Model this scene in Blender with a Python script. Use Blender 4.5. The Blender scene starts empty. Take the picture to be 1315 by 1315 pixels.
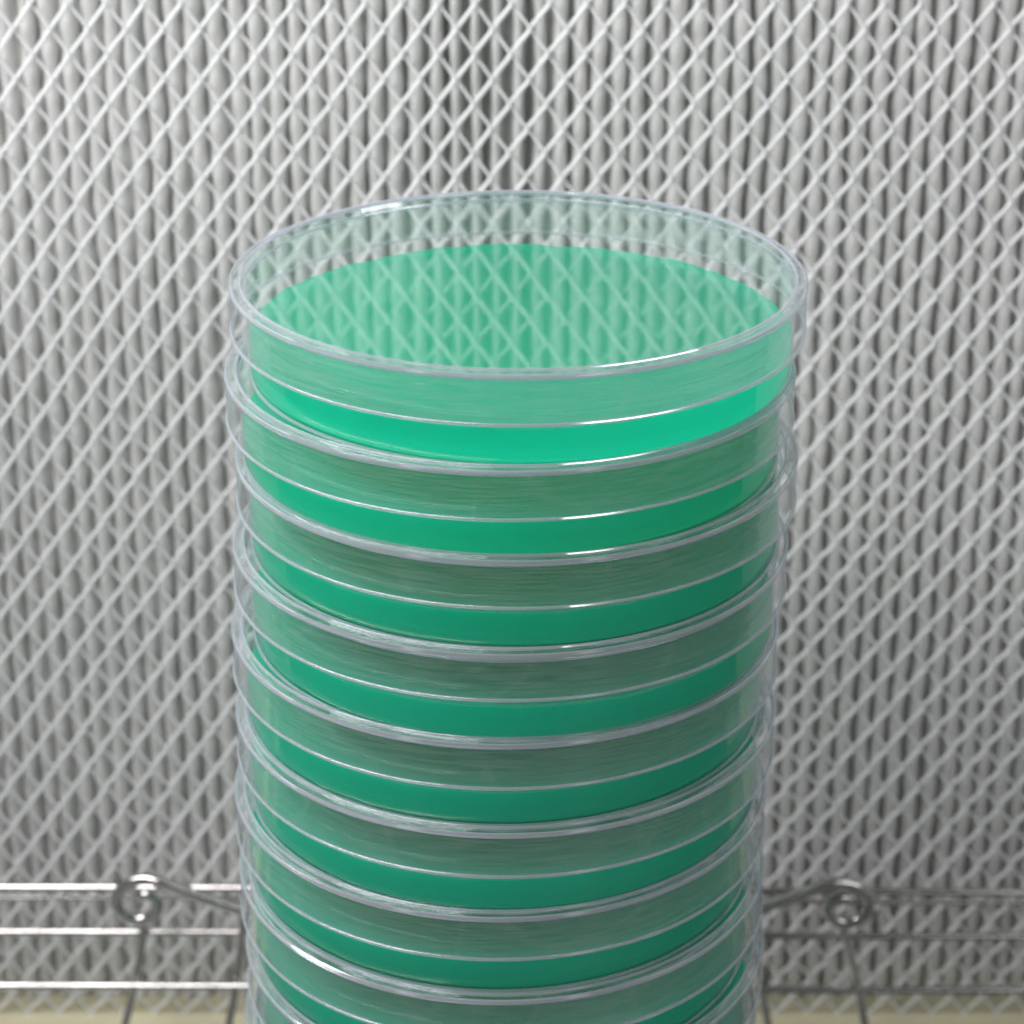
import bpy, bmesh, math, random
import numpy as np
from mathutils import Vector
random.seed(4); rng=np.random.default_rng(7)
C=0.01
scene=bpy.context.scene
scene.view_settings.view_transform='Standard'; scene.view_settings.look='None'; scene.view_settings.exposure=0
col=scene.collection

# ---------- helpers ----------
def make_mesh(name,verts,faces,mats,smooth=True,midx=None,sharp=0.6):
    me=bpy.data.meshes.new(name)
    v=np.asarray(verts,dtype=np.float64)*C
    me.from_pydata(v.tolist(),[],[list(map(int,f)) for f in faces])
    for m in mats: me.materials.append(m)
    if midx is not None: me.polygons.foreach_set("material_index",list(midx))
    me.polygons.foreach_set("use_smooth",[smooth]*len(me.polygons))
    if sharp and smooth:
        bm=bmesh.new(); bm.from_mesh(me)
        for e in bm.edges:
            if len(e.link_faces)==2 and e.calc_face_angle(0)>sharp: e.smooth=False
        bm.to_mesh(me); bm.free()
    me.update()
    return me
def add(name,me,parent=None,loc=(0,0,0)):
    o=bpy.data.objects.new(name,me); col.objects.link(o)
    o.location=[c*C for c in loc]
    if parent: o.parent=parent
    return o
def empty(name,loc=(0,0,0)):
    o=bpy.data.objects.new(name,None); o.empty_display_size=0.01
    o.location=[c*C for c in loc]; col.objects.link(o); return o
class B:
    def __init__(s): s.v=[];s.f=[];s.m=[];s.n=0
    def revolve(s,prof,closed,m,N=144,wave=None):
        P=len(prof); base=s.n
        for i in range(N):
            a=2*math.pi*i/N; c,sn=math.cos(a),math.sin(a)
            for k,(r,z) in enumerate(prof): s.v.append((r*c,r*sn,z+(wave(a,k) if wave else 0)))
        s.n+=N*P
        rg=P if closed else P-1
        for i in range(N):
            j=(i+1)%N
            for k in range(rg):
                l=(k+1)%P
                s.f.append((base+i*P+k,base+j*P+k,base+j*P+l,base+i*P+l)); s.m.append(m)
    def tube(s,pts,r,seg=14,m=0,cap=True):
        pts=[Vector(p) for p in pts]; n=len(pts); base=s.n
        up=None
        for i,p in enumerate(pts):
            t=(pts[min(i+1,n-1)]-pts[max(i-1,0)]).normalized()
            if up is None:
                up=Vector((0,1,0)) if abs(t.y)<.9 else Vector((1,0,0))
            a=(up-t*up.dot(t)).normalized(); up=a; b=t.cross(a)
            for k in range(seg):
                th=2*math.pi*k/seg
                s.v.append(tuple(p+a*r*math.cos(th)+b*r*math.sin(th)))
        s.n+=n*seg
        for i in range(n-1):
            for k in range(seg):
                l=(k+1)%seg
                s.f.append((base+i*seg+k,base+i*seg+l,base+(i+1)*seg+l,base+(i+1)*seg+k)); s.m.append(m)
        if cap:
            s.f.append(tuple(base+k for k in range(seg))[::-1]); s.m.append(m)
            s.f.append(tuple(base+(n-1)*seg+k for k in range(seg))); s.m.append(m)
    def mesh(s,name,mats,**k): return make_mesh(name,s.v,s.f,mats,midx=s.m,**k)
def box(x0,x1,y0,y1,z0,z1):
    v=[(x,y,z) for x in(x0,x1) for y in(y0,y1) for z in(z0,z1)]
    f=[(0,1,3,2),(4,6,7,5),(0,4,5,1),(2,3,7,6),(0,2,6,4),(1,5,7,3)]
    return v,f
def circ(r,z,a,b,n=8):
    return [(r+a*math.cos(2*math.pi*k/n),z+b*math.sin(2*math.pi*k/n)) for k in range(n)]

# ---------- materials ----------
def newmat(n):
    m=bpy.data.materials.new(n); m.use_nodes=True; nt=m.node_tree; nt.nodes.clear()
    return m,nt,nt.nodes,nt.links
def pmat(n,colr,rough=.5,metal=0,noise=None,bump=0,bscale=200,**kw):
    m,nt,N,L=newmat(n)
    o=N.new('ShaderNodeOutputMaterial'); p=N.new('ShaderNodeBsdfPrincipled'); L.new(p.outputs[0],o.inputs[0])
    p.inputs['Base Color'].default_value=(*colr,1); p.inputs['Roughness'].default_value=rough; p.inputs['Metallic'].default_value=metal
    for k,v in kw.items(): p.inputs[k.replace('_',' ')].default_value=v
    tc=N.new('ShaderNodeTexCoord')
    if noise:
        nz=N.new('ShaderNodeTexNoise'); nz.inputs['Scale'].default_value=noise[0]; nz.inputs['Detail'].default_value=3
        L.new(tc.outputs['Object'],nz.inputs[0])
        mx=N.new('ShaderNodeMix'); mx.data_type='RGBA'; mx.inputs[6].default_value=(*colr,1); mx.inputs[7].default_value=(*noise[1],1)
        mr=N.new('ShaderNodeMapRange'); mr.inputs[1].default_value=.35; mr.inputs[2].default_value=.7
        L.new(nz.outputs[0],mr.inputs[0]); L.new(mr.outputs[0],mx.inputs[0]); L.new(mx.outputs[2],p.inputs['Base Color'])
    if bump:
        nb=N.new('ShaderNodeTexNoise'); nb.inputs['Scale'].default_value=bscale; nb.inputs['Detail'].default_value=2
        L.new(tc.outputs['Object'],nb.inputs[0])
        bp=N.new('ShaderNodeBump'); bp.inputs['Strength'].default_value=bump; bp.inputs['Distance'].default_value=.0003
        L.new(nb.outputs[0],bp.inputs['Height']); L.new(bp.outputs[0],p.inputs['Normal'])
    return m
def schlick(N,L,R0,top=.9,power=4.5):
    lw=N.new('ShaderNodeLayerWeight'); lw.inputs[0].default_value=.5
    pw=N.new('ShaderNodeMath'); pw.operation='POWER'; pw.inputs[1].default_value=power; L.new(lw.outputs['Facing'],pw.inputs[0])
    ma=N.new('ShaderNodeMath'); ma.operation='MULTIPLY_ADD'; ma.inputs[1].default_value=top-R0; ma.inputs[2].default_value=R0; L.new(pw.outputs[0],ma.inputs[0])
    return ma.outputs[0]
def thin_plastic(n,haze,R0=.1,rough=.03,streak=None,bump=.15,tint=(.95,.98,.97),hc=(.8,.85,.84),top=.9,scratch=0,edge=None):
    m,nt,N,L=newmat(n)
    o=N.new('ShaderNodeOutputMaterial')
    tr=N.new('ShaderNodeBsdfTransparent'); tr.inputs[0].default_value=(*tint,1)
    if edge:   # longer path through the wall at glancing angles absorbs more
        fx=N.new('ShaderNodeMix'); fx.data_type='RGBA'; fx.inputs[6].default_value=(*tint,1); fx.inputs[7].default_value=(*edge,1)
        L.new(schlick(N,L,0,1,6),fx.inputs[0]); L.new(fx.outputs[2],tr.inputs[0])
    gl=N.new('ShaderNodeBsdfGlossy'); gl.inputs['Roughness'].default_value=rough; gl.inputs['Color'].default_value=(.95,.97,1,1)
    df=N.new('ShaderNodeBsdfDiffuse'); df.inputs['Color'].default_value=(*hc,1)
    tl=N.new('ShaderNodeBsdfTranslucent'); tl.inputs['Color'].default_value=(*hc,1)
    hz=N.new('ShaderNodeMixShader'); hz.inputs[0].default_value=.4; L.new(df.outputs[0],hz.inputs[1]); L.new(tl.outputs[0],hz.inputs[2])
    m1=N.new('ShaderNodeMixShader'); m1.inputs[0].default_value=haze; L.new(tr.outputs[0],m1.inputs[1]); L.new(hz.outputs[0],m1.inputs[2])
    if streak:
        tc=N.new('ShaderNodeTexCoord'); mp=N.new('ShaderNodeMapping'); mp.inputs['Scale'].default_value=streak
        L.new(tc.outputs['Object'],mp.inputs[0])
        nz=N.new('ShaderNodeTexNoise'); nz.inputs['Scale'].default_value=1; nz.inputs['Detail'].default_value=1; L.new(mp.outputs[0],nz.inputs[0])
        bp=N.new('ShaderNodeBump'); bp.inputs['Strength'].default_value=bump; bp.inputs['Distance'].default_value=.0002
        L.new(nz.outputs[0],bp.inputs['Height']); L.new(bp.outputs[0],gl.inputs['Normal'])
        mr=N.new('ShaderNodeMapRange'); mr.inputs[1].default_value=.3; mr.inputs[2].default_value=.75; mr.inputs[3].default_value=haze*.45; mr.inputs[4].default_value=haze*1.8
        L.new(nz.outputs[0],mr.inputs[0]); out=mr.outputs[0]
        if scratch:
            m2p=N.new('ShaderNodeMapping'); m2p.inputs['Scale'].default_value=(55,55,35); m2p.inputs['Rotation'].default_value=(.5,.3,0); L.new(tc.outputs['Object'],m2p.inputs[0])
            n2=N.new('ShaderNodeTexNoise'); n2.inputs['Scale'].default_value=1; n2.inputs['Detail'].default_value=0; n2.inputs['Distortion'].default_value=.8; L.new(m2p.outputs[0],n2.inputs[0])
            su=N.new('ShaderNodeMath'); su.operation='SUBTRACT'; su.inputs[1].default_value=.58; L.new(n2.outputs[0],su.inputs[0])
            ab=N.new('ShaderNodeMath'); ab.operation='ABSOLUTE'; L.new(su.outputs[0],ab.inputs[0])
            r2=N.new('ShaderNodeMapRange'); r2.inputs[1].default_value=0; r2.inputs[2].default_value=.03; r2.inputs[3].default_value=scratch; r2.inputs[4].default_value=0; L.new(ab.outputs[0],r2.inputs[0])
            ad=N.new('ShaderNodeMath'); ad.operation='ADD'; L.new(out,ad.inputs[0]); L.new(r2.outputs[0],ad.inputs[1]); out=ad.outputs[0]
        L.new(out,m1.inputs[0])
    m2=N.new('ShaderNodeMixShader'); L.new(schlick(N,L,R0,top),m2.inputs[0]); L.new(m1.outputs[0],m2.inputs[1]); L.new(gl.outputs[0],m2.inputs[2])
    L.new(m2.outputs[0],o.inputs[0]); return m

plate_m=thin_plastic("clear_lid_plate",.025,.11,.02)
skirt_m=thin_plastic("hazy_lid_wall",.10,.11,.03,streak=(130,130,2600),bump=.12,hc=(.80,.90,.88),top=.7,scratch=.055,edge=(.5,.56,.58))
wall_m=thin_plastic("clear_dish_wall",.012,.05,.04,top=.6)
mist_m=thin_plastic("misted_dish_wall",.07,.05,.04,top=.6,hc=(.76,.90,.87))
rim_m=thin_plastic("clear_polystyrene_rim",.26,.18,.08,tint=(.87,.88,.92),hc=(.84,.84,.91),top=.8,edge=(.6,.62,.68))
def agar():
    m,nt,N,L=newmat("green_agar")
    o=N.new('ShaderNodeOutputMaterial')
    df=N.new('ShaderNodeBsdfDiffuse'); df.inputs[0].default_value=(.001,.56,.395,1)
    tl=N.new('ShaderNodeBsdfTranslucent'); tl.inputs[0].default_value=(.001,.955,.735,1)
    gl=N.new('ShaderNodeBsdfGlossy'); gl.inputs['Roughness'].default_value=.1
    a=N.new('ShaderNodeMixShader'); a.inputs[0].default_value=.68; L.new(df.outputs[0],a.inputs[1]); L.new(tl.outputs[0],a.inputs[2])
    c=N.new('ShaderNodeMixShader'); L.new(schlick(N,L,.015,.6,5),c.inputs[0]); L.new(a.outputs[0],c.inputs[1]); L.new(gl.outputs[0],c.inputs[2])
    L.new(c.outputs[0],o.inputs[0]); return m
agar_m=agar()
mesh_m=pmat("white_painted_steel",(.83,.835,.845),.4,noise=(60,(.77,.78,.79)))
pleat_m=pmat("filter_paper",(.735,.735,.72),.9,noise=(25,(.67,.675,.66)))
chrome_m=pmat("chromed_wire",(.60,.585,.57),.15,1,noise=(80,(.40,.39,.38)))
frame_m=pmat("filter_frame",(.5,.52,.52),.5,.3)
seal_m=pmat("pale_yellow_sealant",(.62,.58,.40),.5,noise=(60,(.52,.49,.35)),bump=.3)
bench_m=pmat("grey_steel_surface",(.26,.27,.27),.4,.4,noise=(30,(.2,.21,.21)))

# ---------- view ----------
PITCH=[1.48,1.46,1.53,1.56,1.55,1.55]+[1.53]*8
ZTOP=sum(PITCH)+1.65
CAMY=-39.0; CAMZ=ZTOP+13.0; TH=23.8; FP=3300.

# ---------- work surface ----------
v,f=box(-60,60,-70,30,-2,0)
o=add("work_surface",make_mesh("work_surface",v,f,[bench_m],smooth=False))
o["kind"]="structure"; o["label"]="grey steel work surface under the stack"; o["category"]="work surface"

# ---------- air filter ----------
YM=12.7; XW=36; ZT=42
filt=empty("air_filter",(0,YM,0)); filt["label"]="white pleated air filter behind an expanded metal grille"; filt["category"]="air filter"
p,q=.75,1.04
sec=8
verts=[];faces=[]
K=int(2*XW/(p/2)); J=int(ZT/(q/2))
def section(w,t,deg):
    ang=math.radians(deg)
    c=[(w*math.cos(2*math.pi*s/sec),t*math.sin(2*math.pi*s/sec)) for s in range(sec)]
    return [(a*math.cos(ang)-b*math.sin(ang),a*math.sin(ang)+b*math.cos(ang)) for a,b in c]
sA=section(.066,.034,-14); sB=section(.044,.036,-40)
n=0
for k in range(K):
    xl=-XW+k*p/2; xr=xl+p/2
    ring=[]
    for j in range(J+1):
        right=((j+k)%2==0)
        xx=(xr-.018) if right else (xl+.018)
        yy=-.035 if right else .035
        jx=random.gauss(0,.006); jz=random.gauss(0,.008)
        zz=max(.05,j*q/2+.02+jz)
        ring.append((xx+jx,yy,max(.03,zz-.035),sA if right else sB))
        ring.append((xx+jx,yy,zz+.035,sB if right else sA))
    for (x,y,z,ce) in ring:
        x+=.05*math.sin(z*.55)+.03*math.sin(x*.6+z*.2)   # the sheet is not stretched evenly
        for a,b in ce: verts.append((x+a,y+b,z))
    R=len(ring)
    for i in range(R-1):
        for s in range(sec):
            l=(s+1)%sec
            faces.append((n+i*sec+s,n+i*sec+l,n+(i+1)*sec+l,n+(i+1)*sec+s))
    n+=R*sec
add("protective_grille",make_mesh("protective_grille",verts,faces,[mesh_m],sharp=0),filt)
per=.42; dz=.12; NZ=int(ZT/dz)
zs=np.arange(NZ+1)*dz
prof=[(-.5,.54),(-.40,.36),(-.34,.16),(-.2,.03),(0,0),(.2,.03),(.34,.16),(.40,.36)]
cols=[]
cx=-XW
while cx<XW:
    per_i=per*random.uniform(.93,1.07)
    cx+=per_i
    ph=random.choice([0,math.pi])+random.gauss(0,.4)
    wob=.02*np.sin(zs*.7+random.random()*6)+.006*np.sin(zs*2.3+random.random()*6)
    gx=math.exp(-((cx+.4)/1.4)**2); gz=1/(1+np.exp(-(zs-(ZTOP-5))/1.5))
    openg=.46*gx*gz
    wid=(1-openg)*(1+.11*np.sin(2*math.pi*zs/.86+ph)+.01*rng.standard_normal(len(zs)))
    dep=random.gauss(0,.035)
    for (a,b) in prof:
        w=wid if abs(a)<.45 else 1
        deep=b*(1+.9*gx*gz) if b>.3 else b
        cols.append(np.stack([cx+wob+a*per_i*w,deep+.5+dep+0*zs,zs],1))
A=np.array(cols); M=len(cols); Zn=len(zs)
V=A.reshape(-1,3)
ii=np.arange(M-1)[:,None]*Zn+np.arange(Zn-1)[None,:]
F=np.stack([ii,ii+Zn,ii+Zn+1,ii+1],-1).reshape(-1,4)
me=bpy.data.meshes.new("filter_pleats")
me.vertices.add(len(V)); me.vertices.foreach_set("co",(V*C).ravel())
me.loops.add(len(F)*4); me.loops.foreach_set("vertex_index",F.ravel().astype(np.int32))
me.polygons.add(len(F)); me.polygons.foreach_set("loop_start",np.arange(len(F),dtype=np.int32)*4)
me.polygons.foreach_set("use_smooth",np.ones(len(F),dtype=bool))
me.materials.append(pleat_m); me.update(calc_edges=True); me.validate()
add("filter_pleats",me,filt)
v,f=box(-XW-2,XW+2,2.0,5,0.02,ZT+2); add("filter_casing",make_mesh("filter_casing",v,f,[frame_m],smooth=False),filt)
nx=160; verts=[];faces=[]
pr=[(-1.5,.01),(-1.4,.03),(-.6,.035),(0,.04),(.2,.06),(.45,.12),(1.9,.14)]
for i in range(nx+1):
    x=-XW+2*XW*i/nx
    for y,z in pr: verts.append((x,y+random.gauss(0,.03),max(.01,z+random.gauss(0,.01))))
P=len(pr)
for i in range(nx):
    for k in range(P-1): faces.append((i*P+k,(i+1)*P+k,(i+1)*P+k+1,i*P+k+1))
add("sealant_strip",make_mesh("sealant_strip",verts,faces,[seal_m],sharp=0),filt)

# ---------- petri dishes ----------
b=B(); b.revolve([(0.001,-.12),(2.2,-.12),(4.38,-.12),(4.41,-.05)],False,0)
b.revolve(circ(4.425,-.025,.032,.028),True,2)
b.revolve([(4.45,-.02),(4.54,-.05)],False,1)
b.revolve(circ(4.568,-.085,.040,.050),True,2)
b.revolve([(4.585,-.11),(4.585,-.26),(4.587,-.29),(4.585,-.32),(4.585,-.57),(4.587,-.60),(4.585,-.63),(4.59,-.79)],False,1)
b.revolve(circ(4.58,-.82,.034,.030),True,2)
lid_me=b.mesh("lid",[plate_m,skirt_m,rim_m],sharp=.5)
b=B(); b.revolve([(0.001,-1.635),(2.2,-1.635),(4.27,-1.635)],False,0)
b.revolve([(4.375,-1.58),(4.375,-1.0)],False,0)
b.revolve([(4.375,-1.0),(4.375,-.22)],False,2)
b.revolve(circ(4.375,-.21,.025,.025),True,1)
b.revolve(circ(4.34,-1.60,.03,.03),True,1)
base_me=b.mesh("dish_base",[wall_m,rim_m,mist_m])
amp=[.0,.0,.0,.002,.010,.010,.006]
def wave(a,k):
    if k>=len(amp): return 0
    return amp[k]*(math.sin(7*a+1)+.8*math.sin(17*a+2)+.7*math.sin(31*a)+.5*math.sin(47*a+1))
b=B(); b.revolve([(0.001,-1.08),(2.5,-1.08),(4.05,-1.08),(4.22,-1.065),(4.31,-1.02),(4.345,-1.01),(4.345,-1.08),(4.345,-1.3),(4.34,-1.5),(4.27,-1.59),(2,-1.60),(.001,-1.60)],False,0,N=288,wave=wave)
agar_me=b.mesh("agar_gel",[agar_m],sharp=1.3)
offs=[(.10,0),(-.03,-.03),(.07,.02),(-.03,-.02),(-.12,.03),(-.11,-.02),(-.2,.02),(-.18,-.02)]
ND=15; z=ZTOP
for i in range(ND):
    pt=PITCH[i] if i<len(PITCH) else 1.53
    base_z=z-.12-pt if i<ND-1 else 0
    ox,oy=offs[i] if i<len(offs) else (random.uniform(-.25,-.1),random.uniform(-.05,.05))
    d=empty("petri_dish",(ox,oy,base_z))
    d["label"]="clear plastic petri dish of green agar, topmost on the stack" if i==0 else "clear plastic petri dish of green agar in a tall stack"
    d["category"]="petri dish"; d["group"]="stacked petri dishes"
    sx,sy=random.uniform(-.05,.05),random.uniform(-.04,.04)
    o=add("lid",lid_me,d,(0,0,z-base_z)); o.rotation_euler.z=random.uniform(0,6)
    o=add("dish_base",base_me,d,(sx,sy,1.65)); o.rotation_euler.z=random.uniform(0,6)
    o=add("agar_gel",agar_me,d,(sx,sy,1.65)); o.rotation_euler.z=random.uniform(0,6)
    z-=pt

# ---------- wire rack ----------
YR=10.4
rack=empty("wire_rack",(0,YR,0)); rack["label"]="chromed wire rack with curled ends standing before the grille"; rack["category"]="wire rack"
def at(px,py,y):
    e=math.radians(TH)+math.atan((py-657.5)/FP); L=(y-CAMY)
    z=CAMZ-L*math.tan(e)
    depth=L/math.cos(e)*math.cos(e-math.radians(TH))
    return ((px-657.5)*depth/FP,y-YR,z)
def wire(name,pts,r):
    bb=B(); bb.tube(pts,r); add(name,bb.mesh(name,[chrome_m],sharp=0),rack)
def smooth(pts,n=8):
    out=[];P=[Vector(p) for p in pts]; P=[P[0]]+P+[P[-1]]
    for i in range(1,len(P)-2):
        for t in range(n):
            t/=n
            out.append(.5*((2*P[i])+(-P[i-1]+P[i+1])*t+(2*P[i-1]-5*P[i]+4*P[i+1]-P[i+2])*t*t+(-P[i-1]+3*P[i]-3*P[i+1]+P[i+2])*t**3))
    out.append(P[-2]); return out
for py,yy,r in ((1140,11.4,.095),(1153,11.7,.06),(1197,10.8,.085),(1266,10.4,.09)):
    a=at(-250,py,yy); c=at(657,py+2,yy); e=at(1600,py+6,yy)
    wire("rail",smooth([a,at(200,py,yy),c,at(1100,py+5,yy),e],6),r)
for pts in ([(184,1180),(182,1215),(172,1270),(158,1330)],[(312,1150),(311,1200),(303,1265),(292,1330)],
            [(972,1165),(970,1210),(978,1270),(988,1330)],[(1080,1185),(1088,1215),(1102,1270),(1112,1330)]):
    P=[at(x,y,10.6) for x,y in pts]
    if P[-1][2]>.1: P.append((P[-1][0],P[-1][1],.07))
    wire("upright",smooth(P,6),.095)
def hook(cx,cy,s):
    P=[]
    for ax,ay in [(s*290,46),(s*170,20),(s*110,3),(s*60,-14),(s*18,-29)]: P.append(at(cx+ax,cy+ay,9.4-.002*abs(ax)))
    for k in range(1,16):
        th=math.radians(-68-k*27)
        rr=40*(1-.046*k)
        P.append(at(cx+s*math.cos(th)*rr,cy+math.sin(th)*rr*.78,9.4+.004*k))
    wire("curled_hook",smooth(P,5),.135)
hook(182,1160,1); hook(1084,1164,-1)

# ---------- light ----------
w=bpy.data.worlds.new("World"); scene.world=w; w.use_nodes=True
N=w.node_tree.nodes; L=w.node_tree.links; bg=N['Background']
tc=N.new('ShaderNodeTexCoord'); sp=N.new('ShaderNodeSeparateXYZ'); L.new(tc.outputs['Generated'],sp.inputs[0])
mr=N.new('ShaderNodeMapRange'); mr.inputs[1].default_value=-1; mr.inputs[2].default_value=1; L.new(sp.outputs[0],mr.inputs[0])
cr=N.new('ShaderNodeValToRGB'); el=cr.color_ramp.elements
stops=[(0,.9),(.06,.8),(.12,.38),(.16,.32),(.18,2.2),(.20,2.2),(.24,.3),(.40,.42),(.55,.32),(.70,.34),(.73,1.6),(.76,1.6),(.80,.36),(.88,.5),(.94,.75),(1,.75)]  # bright bands added to the unseen surroundings so dish walls reflect vertical streaks
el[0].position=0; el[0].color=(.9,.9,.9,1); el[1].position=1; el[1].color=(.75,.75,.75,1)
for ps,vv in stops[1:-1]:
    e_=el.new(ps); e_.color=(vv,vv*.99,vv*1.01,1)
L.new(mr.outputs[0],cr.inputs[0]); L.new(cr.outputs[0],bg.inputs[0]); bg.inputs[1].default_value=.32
def area(name,loc,target,sx,sy,p,c=(1,1,1)):
    l=bpy.data.lights.new(name,'AREA'); l.shape='RECTANGLE'; l.size=sx*C; l.size_y=sy*C; l.energy=p; l.color=c
    o=bpy.data.objects.new(name,l); col.objects.link(o); o.location=[k*C for k in loc]
    o.rotation_euler=(Vector(target)-Vector(loc)).to_track_quat('-Z','Y').to_euler()
area("ceiling_tube_light",(-26,-4,52),(-8,9,24),56,14,3.9,(1,.985,.985))
area("room_light",(46,-42,50),(0,0,22),64,8,1.0,(1,1,1))

# ---------- camera ----------
cam=bpy.data.cameras.new("camera"); co=bpy.data.objects.new("camera",cam); col.objects.link(co)
cam.sensor_width=36; cam.lens=36*FP/1315; cam.clip_start=.01; cam.clip_end=10
co.location=(0,CAMY*C,CAMZ*C); co.rotation_euler=(math.radians(90-TH),0,0)
cam.dof.use_dof=True; cam.dof.focus_distance=.39; cam.dof.aperture_fstop=28
scene.camera=co
